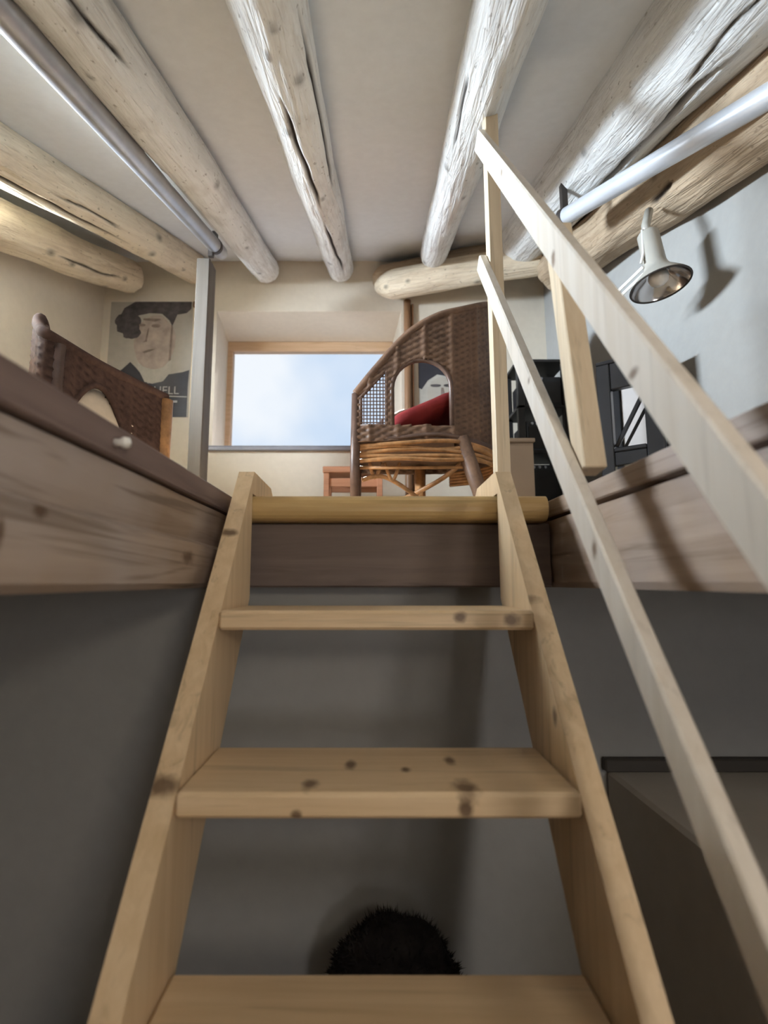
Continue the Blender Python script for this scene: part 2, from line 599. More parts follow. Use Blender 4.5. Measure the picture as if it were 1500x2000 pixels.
mb = MB()
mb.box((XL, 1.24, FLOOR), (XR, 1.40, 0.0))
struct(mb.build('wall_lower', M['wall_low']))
mb = MB()
mb.box((XL - 0.2, YREAR - 0.2, FLOOR - 0.1), (XR + 0.2, 1.4, FLOOR))
struct(mb.build('floor', M['floor']))

OXL, OXR, OY = -0.34, 0.435, 1.15                        # the hatch in the loft floor
mb = MB()
mb.box((XL, -0.40, 0.0), (OXL - 0.12, 1.15, LOFT))
mb.box((OXR + 0.12, 0.20, 0.0), (XR, 1.15, LOFT))
mb.box((XL, 1.30, 0.0), (XR, YB, LOFT))
mb.box((XL, 1.15, 0.0), (OXL - 0.12, 1.30, LOFT))
mb.box((OXR + 0.12, 1.15, 0.0), (XR, 1.30, LOFT))
mb.box((OXL - 0.12, 1.24, 0.0), (OXL, 1.30, LOFT))
mb.box((OXR, 1.24, 0.0), (OXR + 0.12, 1.30, LOFT))
struct(mb.build('floor_loft', M['loft_floor']))


# gable window: wooden frame, one big pane, sill
w = struct(bpy.data.objects.new('window_1', None))
w.location = ((WX0 + WX1) / 2, YB + 0.42, WZ0)
COL.objects.link(w)
w['_loc'] = tuple(w.location)
FY = YB + 0.40
FX0, FX1 = -1.052, 0.172
for (a, b) in (((FX0, FY, WZ1 - 0.075), (FX1, FY + 0.06, WZ1)), ((FX0, FY, WZ0 + 0.004), (FX1, FY + 0.06, WZ0 + 0.035)),
               ((FX0, FY, WZ0 + 0.035), (FX0 + 0.045, FY + 0.06, WZ1 - 0.075)),
               ((FX1 - 0.045, FY, WZ0 + 0.035), (FX1, FY + 0.06, WZ1 - 0.075))):
    MB().box(a, b, 0.006).build('window_frame', M['frame'], w)
MB().box((FX0 + 0.045, FY + 0.025, WZ0 + 0.035), (FX1 - 0.045, FY + 0.031, WZ1 - 0.075)).build('pane', M['glass'], w)
MB().prism([(WX0 - 0.03, YB - 0.035), (WX1 + 0.03, YB - 0.035), (WX1, YB), (FX1, YB + 0.40), (FX0, YB + 0.40), (WX0, YB)], (0, 0, WZ0 - 0.0), (1, 0, 0), (0, 1, 0), (0, 0, 1), 0.004).build('window_sill', M['sill'], w)
MB().box((WX0 - 0.03, YB - 0.035, WZ0 - 0.024), (WX1 + 0.03, YB - 0.0005, WZ0 - 0.0002), 0.003).build('sill_nosing', M['sill'], w)

# side and rear windows added for fill light, both out of view
w = struct(bpy.data.objects.new('added_side_window', None))
w.location = (XL - 0.33, (SY0 + SY1) / 2, SZ0)
COL.objects.link(w)
w['_loc'] = tuple(w.location)
xa, xb = XL - 0.38, XL - 0.33
for lo, hi in (((xa, SY0, SZ1 - 0.02), (xb, SY1, SZ1)), ((xa, SY0, SZ0), (xb, SY1, SZ0 + 0.02)), ((xa, SY0, SZ0 + 0.02), (xb, SY0 + 0.02, SZ1 - 0.02)), ((xa, SY1 - 0.02, SZ0 + 0.02), (xb, SY1, SZ1 - 0.02))):
    MB().box(lo, hi, 0.004).build('window_frame', M['frame'], w)  # frame of the added side window
MB().box((XL - 0.358, SY0 + 0.02, SZ0 + 0.02), (XL - 0.352, SY1 - 0.02, SZ1 - 0.02)).build('pane', M['glass'], w)

w = struct(bpy.data.objects.new('added_rear_window', None))
w.location = ((RX0 + RX1) / 2, YREAR - 0.07, RZ0)
COL.objects.link(w)
w['_loc'] = tuple(w.location)
ya, yb = YREAR - 0.09, YREAR - 0.05
for lo, hi in (((RX0, ya, RZ1 - 0.03), (RX1, yb, RZ1)), ((RX0, ya, RZ0), (RX1, yb, RZ0 + 0.03)), ((RX0, ya, RZ0 + 0.03), (RX0 + 0.03, yb, RZ1 - 0.03)), ((RX1 - 0.03, ya, RZ0 + 0.03), (RX1, yb, RZ1 - 0.03))):
    MB().box(lo, hi, 0.004).build('window_frame', M['frame'], w)
MB().box((RX0 + 0.03, YREAR - 0.073, RZ0 + 0.03), (RX1 - 0.03, YREAR - 0.067, RZ1 - 0.03)).build('pane', M['glass'], w)


# ------------------------------------------------------------------ logs under the ceiling
def log(name, p0, p1, r0, r1, seed, label, mat, cracks=(), knots=0, rough=0.10, taper=0.07, group='log beams under the ceiling', nz=170, na=84, bow=0.0):
    """log from p0 to p1; angle 0 looks down, positive angles turn to the right; cracks = (angle, drift, t0, t1, half width, depth)"""
    p0, p1 = Vector(p0), Vector(p1)
    L = (p1 - p0).length
    zax = (p1 - p0).normalized()
    xax = zax.cross(Vector((0, 0, 1))).normalized()
    yax = zax.cross(xax)
    rnd = random.Random(seed)
    kn = [(rnd.uniform(-1.6, 1.6), rnd.uniform(0.05, 0.95), rnd.uniform(0.010, 0.020)) for _ in range(knots)]
    vs, fs, at = [], [], []
    for i in range(nz + 1):
        t = i / nz
        z = t * L
        rr = r0 + (r1 - r0) * t
        e = (L - z) / taper
        if e < 1:
            rr *= math.sqrt(max(0.0, 1 - (1 - e) ** 2)) * 0.72 + 0.28 * e if e > 0 else 0.0
        bx = bow * math.sin(math.pi * t) + 0.010 * noise.noise(Vector((t * 3.1, seed * 1.7, 0.3)))
        by = 0.008 * noise.noise(Vector((t * 2.7, seed * 2.3, 5.3)))
        for k in range(na):
            u_ = 2.0 * k / na - 1.0
            a = math.pi * u_ * (0.45 + 0.55 * abs(u_))      # finer towards the underside
            n1 = noise.noise(Vector((math.cos(a) * 0.9, math.sin(a) * 0.9, z * 2.2 + seed * 7.1)))
            n2 = noise.noise(Vector((math.cos(a) * 3.2, math.sin(a) * 3.2, z * 5.0 + seed * 3.3)))
            n3 = noise.noise(Vector((math.cos(a) * 9, math.sin(a) * 9, z * 6.0 + seed)))
            r = rr * (1 + rough * (n1 + 0.35 * n2 + 0.12 * n3))
            c = 0.0
            for (ca, dr, t0, t1, hw, dp) in cracks:
                if t0 <= t <= t1:
                    m = (t - t0) / (t1 - t0)
                    env = min(1.0, 5 * m, 5 * (1 - m))
                    ac = ca + dr * m + 0.10 * noise.noise(Vector((z * 6, ca * 9, seed)))
                    q = abs(a - ac) * rr / max(hw * env, 1e-4)
                    if q < 1.6:
                        s = max(0.0, 1 - max(0.0, q - 0.5) / 1.1)
                        c = max(c, s * env)
                        r -= dp * s * env
            for (ka, kt, kr) in kn:
                dd = math.hypot((a - ka) * rr, (t - kt) * L * 0.7) / kr
                if dd < 1.4:
                    c = max(c, 0.75 * max(0.0, 1 - dd / 1.4))
                    r += 0.004 * max(0.0, 1 - dd / 1.4)
            vs.append(Vector(((math.sin(a) * r + bx), (math.cos(a) * r + by), z)))
            at.append(c)
    for i in range(nz):
        for k in range(na):
            q = i * na + k
            q2 = i * na + (k + 1) % na
            fs.append((q, q + na, q2 + na, q2))
    fs.append(tuple(range(na)))
    fs.append(tuple(nz * na + k for k in range(na))[::-1])
    mb = MB()
    mb.v, mb.f = vs, fs
    o = mb.build(name, mat, smooth=True, attr=at)
    m = Matrix((xax, yax, zax)).transposed().to_4x4()
    m.translation = p0
    o.matrix_world = m
    return tag(o, label, 'beam', group)


def on_ceiling(x, y, drop):
    return (x, y, ceil_z(y) - drop)


log('log_beam', on_ceiling(-0.72, 0.2, 0.075), on_ceiling(-0.668, 2.99, 0.075), 0.096, 0.086, 1,
    'whitewashed log beam running beside the grey pipe, ending above the window', M['log'], cracks=[(0.75, 0.2, 0.22, 0.33, 0.006, 0.012), (0.5, 0.1, 0.10, 0.2, 0.005, 0.01)], knots=14)
log('log_beam', on_ceiling(-0.262, 0.2, 0.065), on_ceiling(-0.19, 2.99, 0.072), 0.092, 0.083, 2,
    'cracked white log beam in the middle of the ceiling above the window', M['log'],
    cracks=[(-0.25, 0.45, 0.33, 0.62, 0.006, 0.014), (0.05, 0.45, 0.64, 0.93, 0.006, 0.014), (1.0, 0.1, 0.25, 0.6, 0.006, 0.010)], knots=10)
log('log_beam', on_ceiling(0.30, 0.2, 0.060), on_ceiling(0.385, 2.77, 0.075), 0.090, 0.078, 3,
    'smooth white log beam ending on the slanting log right of the window', M['log'], cracks=[(-0.9, 0.1, 0.35, 0.5, 0.005, 0.008)], knots=5, taper=0.10)
log('log_beam', on_ceiling(0.86, 0.2, 0.02), on_ceiling(0.875, 2.62, 0.02), 0.155, 0.145, 4,
    'thick whitewashed log beam with a long open crack above the handrail', M['log'],
    cracks=[(0.05, 0.02, 0.30, 0.63, 0.009, 0.028), (0.0, 0.0, 0.63, 0.70, 0.005, 0.014), (0.20, 0.05, 0.60, 0.88, 0.003, 0.010), (-0.25, 0.0, 0.24, 0.37, 0.004, 0.01)], knots=8)
log('log_beam', on_ceiling(-1.47, 0.9, 0.075), on_ceiling(-1.12, 2.99, 0.075), 0.105, 0.092, 5,
    'grainy cream log beam second from the left wall, behind the grey pipe', M['log_warm'],
    cracks=[(0.15, 0.1, 0.18, 0.66, 0.006, 0.013), (0.75, 0.1, 0.40, 0.6, 0.004, 0.01)], knots=6)
log('log_beam', (-1.655, 1.82, 1.50), (-1.50, 2.90, 1.93), 0.105, 0.095, 6,
    'tan log beam lying along the left wall above the wicker chair', M['log_warm'], cracks=[(0.8, 0.1, 0.3, 0.8, 0.005, 0.01)], knots=5, rough=0.14)
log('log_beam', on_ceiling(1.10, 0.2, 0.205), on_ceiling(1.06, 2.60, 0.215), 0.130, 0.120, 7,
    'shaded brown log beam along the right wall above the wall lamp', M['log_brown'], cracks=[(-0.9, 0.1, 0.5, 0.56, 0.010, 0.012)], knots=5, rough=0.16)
log('slanting_log', (1.15, 2.49, 1.822), (0.03, 2.88, 1.852), 0.088, 0.084, 8,
    'pale slanting log with a rounded end at the window corner', M['log_warm'], cracks=[(0.7, 0.1, 0.3, 0.6, 0.004, 0.01)], knots=5, taper=0.12, rough=0.14)
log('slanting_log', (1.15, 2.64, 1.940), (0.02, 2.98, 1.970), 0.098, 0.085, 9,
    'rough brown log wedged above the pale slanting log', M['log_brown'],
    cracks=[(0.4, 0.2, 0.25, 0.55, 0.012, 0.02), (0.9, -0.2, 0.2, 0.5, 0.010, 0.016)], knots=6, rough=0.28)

# ------------------------------------------------------------------ loft floor edge
t = thing('hatch_edge', 'weathered timber beam with dark edge board along left side of hatch', 'beam', (OXL - 0.06, 0.2, 0.0))
# beam with a waney crease along its face
mb = MB()
NY = 60
prof0 = [(-0.12, -0.012), (-0.012, -0.012), (0.0, -0.002), (0.004, 0.040), (0.003, 0.080), (-0.020, 0.092), (-0.014, 0.112), (-0.008, 0.160), (-0.12, 0.160)]
for j in range(NY + 1):
    y = -0.40 + 1.638 * j / NY
    sh = 0.012 * noise.noise(Vector((y * 1.5, 2.0, 0.0))) - 0.02 * (y - 0.4)
    for i, (dx, z) in enumerate(prof0):
        wv = 0.004 * noise.noise(Vector((y * 3.5, z * 18, 1.0))) if 0 < i < 8 else 0.0
        zz = z + (sh if 2 < i < 7 else 0)
        mb.v.append(Vector((OXL + dx + wv, y, zz)))
n = len(prof0)
for j in range(NY):
    for i in range(n):
        a, b = j * n + i, j * n + (i + 1) % n
        mb.f.append((a, a + n, b + n, b))
mb.f.append(tuple(range(n)))
mb.f.append(tuple(NY * n + i for i in range(n))[::-1])
mb.build('beam', M['fascia'], t, smooth=False)
MB().box((OXL - 0.12, -0.40, 0.163), (OXL + 0.004, 1.238, 0.208), 0.003).build('edge_board', M['fascia_top'], t)
mb = MB()
km = Matrix.Translation((OXL + 0.004, 0.625, 0.183)) @ Matrix.Rotation(math.pi / 2, 4, 'Y')
mb.lathe([(0.0005, 0), (0.006, 0), (0.005, 0.006), (0.008, 0.012), (0.007, 0.018), (0.0005, 0.020)], km, 14)
mb.build('knob', M['white'], t, smooth=True)

t = thing('hatch_edge', 'weathered timber beam under a split edge board along right side of hatch', 'beam', (OXR + 0.06, 0.2, 0.0))
mb = MB()
prof1 = [(0.12, -0.012), (0.006, -0.012), (0.0, 0.0), (-0.002, 0.06), (0.002, 0.11), (0.0, 0.146), (0.12, 0.146)]
n = len(prof1)
for j in range(NY + 1):
    y = 0.20 + 1.038 * j / NY
    for i, (dx, z) in enumerate(prof1):
        wv = 0.004 * noise.noise(Vector((y * 3.5, z * 18, 9.0))) if 0 < i < 6 else 0.0
        mb.v.append(Vector((OXR + dx + wv, y, z)))
for j in range(NY):
    for i in range(n):
        a, b = j * n + i, j * n + (i + 1) % n
        mb.f.append((a, b, b + n, a + n))
mb.f.append(tuple(range(n))[::-1])
mb.f.append(tuple(NY * n + i for i in range(n)))
mb.build('beam', M['fascia'], t)
MB().box((OXR - 0.002, 0.20, 0.156), (OXR + 0.12, 1.238, 0.196), 0.003).build('edge_board', M['fascia'], t)

t = thing('hatch_edge', 'dark trimmer beam behind the top of the ladder', 'beam', ((OXL + OXR) / 2, 1.22, 0.0))
MB().box((OXL + 0.005, 1.15, -0.012), (OXR - 0.005, 1.239, 0.139), 0.004).build('beam', M['trimmer'], t)
MB().box((OXL + 0.005, 1.2395, 0.0), (OXR - 0.005, 1.2995, 0.139)).build('backing_board', M['trimmer'], t)
# bull-nosed lip board: profile in y, z swept along x
mb = MB()
prof = [(1.30, 0.14), (1.125, 0.14)] + [(1.125 - 0.025 * math.sin(a), 0.170 - 0.030 * math.cos(a)) for a in [math.pi * k / 10 for k in range(1, 10)]] + [(1.125, 0.20), (1.30, 0.20)]
mb.prism([(p[0], p[1]) for p in prof], (OXL + 0.03, 0, 0), (0, 1, 0), (0, 0, 1), (1, 0, 0), OXR - 0.025 - (OXL + 0.03))
mb.build('lip_board', M['lip'], t)

# ------------------------------------------------------------------ ladder
LX = 0.012
W = 0.56
ST = 0.036
RISE, RUN = 0.2365, 0.168
s_tan = RISE / RUN
ld = thing('loft_ladder', 'open pine loft ladder with flat treads rising to the hatch', 'ladder', (LX, 0.25, FLOOR))
NOSE_Y, NOSE_Z = 0.874, -0.050                             # front top edge of the second tread from the top
c_front = NOSE_Z - s_tan * NOSE_Y - 0.012
DEPTH = 0.205


def front_y(z):
    return (z - c_front) / s_tan


for sx in (-1, 1):
    xa = LX + sx * W / 2
    xb = xa + sx * ST
    ztop = 0.252
    poly = [(front_y(FLOOR), FLOOR), (front_y(FLOOR) + DEPTH, FLOOR), (front_y(ztop) + DEPTH * 1.0, ztop), (front_y(ztop), ztop)]
    # stop the board against the lip board: notch under the lip
    yb = 1.098
    poly = [(front_y(FLOOR), FLOOR), (front_y(FLOOR) + DEPTH, FLOOR)]
    zl = c_front + s_tan * (yb - DEPTH)
    poly += [(yb, zl), (yb, 0.2015), (front_y(ztop) + DEPTH + 0.02, 0.2015), (front_y(ztop) + DEPTH + 0.02, ztop - 0.015), (front_y(ztop) + DEPTH, ztop), (front_y(ztop) + 0.012, ztop + 0.003), (front_y(ztop) + 0.001, ztop - 0.012)]
    mb = MB()
    mb.prism(poly, (min(xa, xb), 0, 0), (0, 1, 0), (0, 0, 1), (1, 0, 0), ST)
    mb.build('stringer', M['stringer'], ld)

tread_knots = {
    1: [(0.16, 0.874, -0.062, 0.012, 0.02, 0.010), (0.25, 0.878, -0.066, 0.016, 0.03, 0.012)],
    2: [(-0.085, 0.735, -0.29, 0.012, 0.02, 0.02), (-0.03, 0.81, -0.29, 0.010, 0.02, 0.02), (0.055, 0.79, -0.29, 0.008, 0.012, 0.02),
        (0.13, 0.83, -0.29, 0.010, 0.02, 0.02), (0.135, 0.725, -0.29, 0.018, 0.03, 0.02), (0.132, 0.704, -0.308, 0.012, 0.02, 0.013), (-0.10, 0.706, -0.315, 0.008, 0.01, 0.008)],
    3: [(0.1, 0.62, -0.527, 0.012, 0.02, 0.02)], 4: [],
}
for k in range(1, 5):
    y = NOSE_Y - (k - 1) * RUN
    z = NOSE_Z - (k - 1) * RISE
    depth = min(0.19, 1.095 - y)
    th = 0.034
    mat = wood('pine_tread_wood', PINE1, PINE2, (2.2, 40, 45), rough=0.45,
               knots=[(a - LX, b - 0.25, c - FLOOR, d, e, f) for (a, b, c, d, e, f) in tread_knots[k]])
    MB().box((LX - W / 2 + 0.0005, y, z - th), (LX + W / 2 - 0.0005, y + depth, z), 0.005).build('tread', mat, ld)

# ------------------------------------------------------------------ handrail
hr = thing('handrail', 'pale pine handrail of two sloping rails on posts beside the ladder', 'handrail', (0.36, 1.30, LOFT))


def rail(y_lo, y_hi, c_top, c_bot, name):
    s = 1.40
    sl = math.atan(s)
    cm = (c_top + c_bot) / 2
    w = (c_top - c_bot) * math.cos(sl)
    MB().bar((0.329, y_lo, cm + s * y_lo), (0.329, y_hi, cm + s * y_hi), w, 0.022, (1, 0, 0), 0.003).build(name, M['rail'], hr)


M['rail'] = M['rail']
rail(0.02, 1.305, -0.467, -0.561, 'upper_rail')
rail(0.22, 1.325, -0.885, -0.961, 'lower_rail')
MB().box((0.3405, 1.275, LOFT), (0.3785, 1.315, 1.405), 0.002).build('post', M['post'], hr)
MB().bar((0.359, 0.774, 0.178), (0.359, 0.852, 0.665), 0.040, 0.037, (1, 0, 0), 0.002).build('baluster', M['post'], hr)

# ------------------------------------------------------------------ pipes and post on the loft
t = thing('metal_pipe', 'grey steel pipe running under the ceiling above the wooden post', 'pipe', (-0.79, 2.3, 1.65))
pa, pb = (-0.79, 0.25, 0.906 + 0.348 * 0.25), (-0.79, 2.38, 0.906 + 0.348 * 2.38)
mb = MB()
pl = [Vector(pa).lerp(Vector(pb), k / 12) for k in range(13)]
dz = (Vector(pb) - Vector(pa)).normalized()
pl += [Vector(pb) + dz * 0.018, Vector(pb) + dz * 0.028]
mb.tube(pl, [0.036] * 13 + [0.031, 0.014], 24)
mb.build('tube', M['steel'], t, smooth=True)
cen = Vector(pa).lerp(Vector(pb), 0.955)
mb = MB()
mb.tube([cen - dz * 0.014, cen + dz * 0.014], 0.039, 24)
mb.build('clamp', M['clamp'], t)
MB().box((cen.x - 0.013, cen.y - 0.012, cen.z + 0.030), (cen.x + 0.013, cen.y + 0.012, cen.z + 0.075), 0.002).build('hanger', M['clamp'], t)
MB().box((cen.x - 0.03, cen.y - 0.012, cen.z - 0.062), (cen.x - 0.004, cen.y + 0.012, cen.z - 0.026), 0.002).build('foot', M['clamp'], t)

t = thing('wooden_post', 'tall grey-brown wooden post standing left of the window', 'post', (-0.838, 2.32, LOFT))
MB().box((-0.872, 2.27, LOFT), (-0.806, 2.37, 1.625), 0.004).build('shaft', M['post_grey'], t)
MB().box((-0.845, 2.295, 1.625), (-0.815, 2.325, 1.636), 0.001).build('cap_bolt', M['clamp'], t)

t = thing('metal_pipe', 'shiny pale pipe under the ceiling beside the cracked log, ending at the handrail', 'pipe', (0.96, 1.6, 1.5))
pa, pb = Vector((1.10, 0.66, 1.046)), Vector((0.758, 1.775, 1.434))
mb = MB()
dz = (pb - pa).normalized()
mb.tube([pa.lerp(pb, k / 12) for k in range(13)] + [pb + dz * 0.012], [0.031] * 13 + [0.024], 24)
mb.build('tube', M['steel_pale'], t, smooth=True)
cen = pb - dz * 0.03
mb = MB()
mb.tube([cen - dz * 0.012, cen + dz * 0.012], 0.034, 24)
mb.build('clamp', M['clamp'], t)
MB().box((cen.x - 0.012, cen.y - 0.012, cen.z + 0.03), (cen.x + 0.012, cen.y + 0.012, cen.z + 0.14), 0.002).build('hanger', M['clamp'], t)

t = thing('wooden_pole', 'thin brown vertical wooden pole against the wall right of the window', 'pole', (0.245, 2.975, LOFT))
mb = MB()
mb.tube([(0.245, 2.972, LOFT + 1.62 * k / 10) for k in range(11)], 0.024, 14)
mb.build('shaft', M['pole'], t, smooth=True)
MB().box((0.273, 2.97, LOFT), (0.285, 2.999, 1.80), 0.002).build('edge_strip', M['pole'], t)


# ------------------------------------------------------------------ wicker shells
def catmull(pts, n):
    out = []
    P = [pts[0]] + list(pts) + [pts[-1]]
    for i in range(len(pts) - 1):
        a, b, c, d = (Vector(P[i + k]) for k in range(4))
        for k in range(n):
            t = k / n
            out.append(0.5 * ((2 * b) + (c - a) * t + (2 * a - 5 * b + 4 * c - d) * t * t + (3 * b - a - 3 * c + d) * t ** 3))
    out.append(Vector(pts[-1]))
    return out


def shell(path, z_bot, parent, mat, nz=64, cut=None, thick=0.016, weave=0.0035, bow=0.0, ribs=7):
    """path = list of (x, y, z_top); woven wall with real over-and-under relief; cut(p) tells what is open"""
    mb = MB()
    at = []
    n = len(path)
    nor = []
    s = [0.0]
    for i in range(1, n):
        s.append(s[-1] + (Vector(path[i][:2]) - Vector(path[i - 1][:2])).length)
    for i in range(n):
        a, b = Vector(path[max(i - 1, 0)]), Vector(path[min(i + 1, n - 1)])
        d = Vector((b.x - a.x, b.y - a.y, 0)).normalized()
        nor.append(Vector((d.y, -d.x, 0)))
    idx = {}
    P = {}
    for side in (0, 1):
        for i in range(n):
            for j in range(nz + 1):
                zt = path[i].z
                f = j / nz
                z = z_bot + (zt - z_bot) * f
                p = Vector((path[i].x, path[i].y, z)) + nor[i] * (bow * math.sin(math.pi * min(1, f)))
                if side == 0:
                    P[i, j] = p.copy()
                u, v = s[i] / 0.026, z / 0.013
                wv = math.sin(math.pi * u) * (1 if int(math.floor(v)) % 2 else -1) * abs(math.sin(math.pi * v))
                rib = max(0.0, 1 - abs(((s[i] / 0.11) % 1.0) - 0.5) * ribs)
                off = (thick / 2 + weave * wv + 0.006 * rib) * (1 if side == 0 else -1)
                idx[side, i, j] = len(mb.v)
                mb.v.append(p + nor[i] * off)
                at.append(max(0.0, -wv * (1 if side == 0 else -1)) * 0.7 * (1 - rib))
    op = set()
    for i in range(n - 1):
        for j in range(nz):
            c = (P[i, j] + P[i + 1, j] + P[i, j + 1] + P[i + 1, j + 1]) / 4
            if cut and cut(c):
                op.add((i, j))
    g = lambda sd, i, j: idx[sd, i, j]
    for i in range(n - 1):
        for j in range(nz):
            if (i, j) in op:
                continue
            mb.f.append((g(0, i, j), g(0, i + 1, j), g(0, i + 1, j + 1), g(0, i, j + 1)))
            mb.f.append((g(1, i, j), g(1, i, j + 1), g(1, i + 1, j + 1), g(1, i + 1, j)))
            for (di, dj, e) in ((-1, 0, ((i, j), (i, j + 1))), (1, 0, ((i + 1, j + 1), (i + 1, j))), (0, -1, ((i + 1, j), (i, j))), (0, 1, ((i, j + 1), (i + 1, j + 1)))):
                q = (i + di, j + dj)
                if q in op or q[0] < 0 or q[0] >= n - 1 or q[1] < 0 or q[1] >= nz:
                    (a, b), (c, d) = e
                    mb.f.append((g(0, a, b), g(0, c, d), g(1, c, d), g(1, a, b)))
    return mb.build('woven_shell', mat, parent, smooth=True, attr=at)


# the barrel chair near the window, facing left
ch = thing('wicker_armchair', 'high-backed brown wicker armchair with a red cushion in front of the window', 'armchair', (0.22, 2.12, LOFT))
ctl = [(-0.055, 1.86, 0.745), (0.03, 1.852, 0.850), (0.15, 1.848, 0.985), (0.27, 1.850, 1.065), (0.39, 1.872, 1.110), (0.49, 1.935, 1.165), (0.555, 2.06, 1.225),
       (0.545, 2.20, 1.260), (0.49, 2.33, 1.12), (0.40, 2.405, 0.93), (0.28, 2.425, 0.80), (0.15, 2.425, 0.755), (0.03, 2.42, 0.735), (-0.055, 2.41, 0.72)]
path = catmull(ctl, 17)
AC, AW, AZ, AT = 0.206, 0.118, 0.765, 0.880


def arch(x, z):
    if abs(x - AC) > AW or z < 0.610:
        return False
    if z <= AZ:
        return True
    return ((x - AC) / AW) ** 2 + ((z - AZ) / (AT - AZ)) ** 2 < 1


def panel(x, z):
    return -0.036 < x < 0.066 and 0.612 < z < 0.742 + (x + 0.055) * 1.05 - 0.035


def cut_chair(c):
    return (c.y < 1.90 or c.y > 2.39) and c.x < 0.34 and (arch(c.x, c.z) or panel(c.x, c.z))


shell(path, 0.545, ch, M['wicker'], 66, cut_chair)
MB().tube([(p.x, p.y, p.z) for p in path], 0.016, 10).build('rim', M['wicker'], ch, smooth=True)
for yy in (1.849, 2.424):
    pts = [(AC - AW, yy, 0.61), (AC - AW, yy, AZ)] + [(AC - AW * math.cos(a), yy, AZ + (AT - AZ) * math.sin(a)) for a in [math.pi * k / 14 for k in range(1, 14)]] + [(AC + AW, yy, AZ), (AC + AW, yy, 0.61)]
    MB().tube(pts, 0.010, 8).build('arch_cane', M['cane_dark'], ch, smooth=True)
    pts = [(-0.036, yy + 0.006, 0.612), (-0.036, yy + 0.006, 0.728), (0.066, yy, 0.832), (0.066, yy, 0.612), (-0.036, yy + 0.006, 0.612)]
    MB().tube(pts, 0.008, 8).build('panel_frame', M['cane_dark'], ch, smooth=True)
    for q in range(9):                                       # open lattice of thin canes in the arm panel
        x0_, x1_ = -0.036 + 0.0128 * q, -0.036 + 0.0128 * q
        zt = 0.728 + (x0_ + 0.036) * 1.02
        MB().tube([(x0_, yy + 0.004, 0.612), (x1_, yy + 0.004, zt)], 0.0022, 5).build('lattice_cane', M['cane_dark'], ch)
    for q in range(14):
        z = 0.622 + q * 0.0145
        xs = -0.036 + max(0.0, (z - 0.728) / 1.02)
        MB().tube([(xs, yy - 0.001, z), (0.066, yy - 0.001, z)], 0.0022, 5).build('lattice_cane', M['cane_dark'], ch)
# seat, cushion, apron of canes, legs
mb = MB()
seat_poly = [(p.x - 0.22, p.y - 2.13) for p in path]
mb.prism([(a * 0.955, b * 0.955) for (a, b) in seat_poly], (0.22, 2.13, 0.575), (1, 0, 0), (0, 1, 0), (0, 0, 1), 0.035)
mb.build('seat', M['wicker'], ch)
mb = MB()
NU, NV = 22, 14
cv = []
for j in range(NV + 1):
    ph = -math.pi / 2 + math.pi * j / NV
    for i in range(NU):
        th = 2 * math.pi * i / NU
        sx_ = math.copysign(abs(math.cos(th)) ** 0.55, math.cos(th)) * 0.19
        sy_ = math.copysign(abs(math.sin(th)) ** 0.55, math.sin(th)) * 0.19
        cph = abs(math.cos(ph)) ** 0.45
        v = Vector((sx_ * cph, sy_ * cph, 0.048 * math.sin(ph)))
        v.z += 0.006 * noise.noise(v * 9)
        cv.append(v)
rotc = Matrix.Translation((0.235, 2.10, 0.706)) @ Matrix.Rotation(math.radians(-25), 4, 'Y')
base = [rotc @ v for v in cv]
fs = [(j * NU + i, j * NU + (i + 1) % NU, (j + 1) * NU + (i + 1) % NU, (j + 1) * NU + i) for j in range(NV) for i in range(NU)]
mb.add(base, fs)
mb.build('cushion', M['red'], ch, smooth=True)['label'] = 'red seat cushion'


def cane(pts, r, name='cane', mat='cane', n=8):
    MB().tube(catmull(pts, 6) if len(pts) > 2 else pts, r, n).build(name, M[mat], ch, smooth=True)


random.seed(4)
for k in range(7):                                          # bundled canes round the seat apron
    z = 0.478 + k * 0.0145
    jit = lambda a: random.uniform(-a, a)
    pts = [(-0.06, 1.88, z + jit(0.01)), (0.10, 1.845 + jit(0.008), z + jit(0.010)), (0.26, 1.842 + jit(0.008), z + jit(0.010)), (0.39, 1.862, z + jit(0.01)),
           (0.50, 1.94, z - 0.01 + jit(0.01)), (0.555, 2.08, z - 0.015), (0.53, 2.24, z - 0.01), (0.40, 2.38, z)]
    cane(pts, 0.0085, 'apron_cane', 'cane' if k in (1, 2, 4) else ('cane_dark' if k > 4 else 'cane'))
for k in range(3):
    cane([(-0.06, 1.88 + 0.26 * k, 0.55 - 0.02 * k), (-0.07, 2.13, 0.53), (-0.06, 2.40, 0.55)], 0.010, 'front_cane', 'cane_dark')
cane([(-0.045, 1.875, 0.447), (0.40, 1.868, 0.447)], 0.007, 'stretcher')
cane([(-0.03, 1.885, 0.40), (0.06, 1.90, 0.415), (0.20, 1.93, 0.33), (0.30, 2.1, 0.24)], 0.009, 'brace_cane')
cane([(0.40, 1.868, 0.50), (0.30, 1.93, 0.42), (0.16, 2.05, 0.36), (0.02, 2.3, 0.34)], 0.010, 'brace_cane')
cane([(0.0, 1.89, 0.47), (0.02, 1.895, 0.41), (0.05, 1.89, 0.47)], 0.007, 'loop_cane')
cane([(0.06, 1.89, 0.47), (0.09, 1.895, 0.40), (0.12, 1.89, 0.47)], 0.007, 'loop_cane')
cane([(0.40, 1.868, 0.535), (0.50, 1.935, 0.505), (0.56, 2.03, 0.455)], 0.012, 'brace_cane')
MB().tube([(-0.060, 1.868, LOFT), (-0.058, 1.868, 0.45), (-0.055, 1.864, 0.745)], [0.015, 0.020, 0.017], 10).build('leg', M['cane_dark'], ch, smooth=True)
MB().tube([(-0.060, 2.40, LOFT), (-0.055, 2.41, 0.745)], [0.015, 0.017], 10).build('leg', M['cane_dark'], ch, smooth=True)
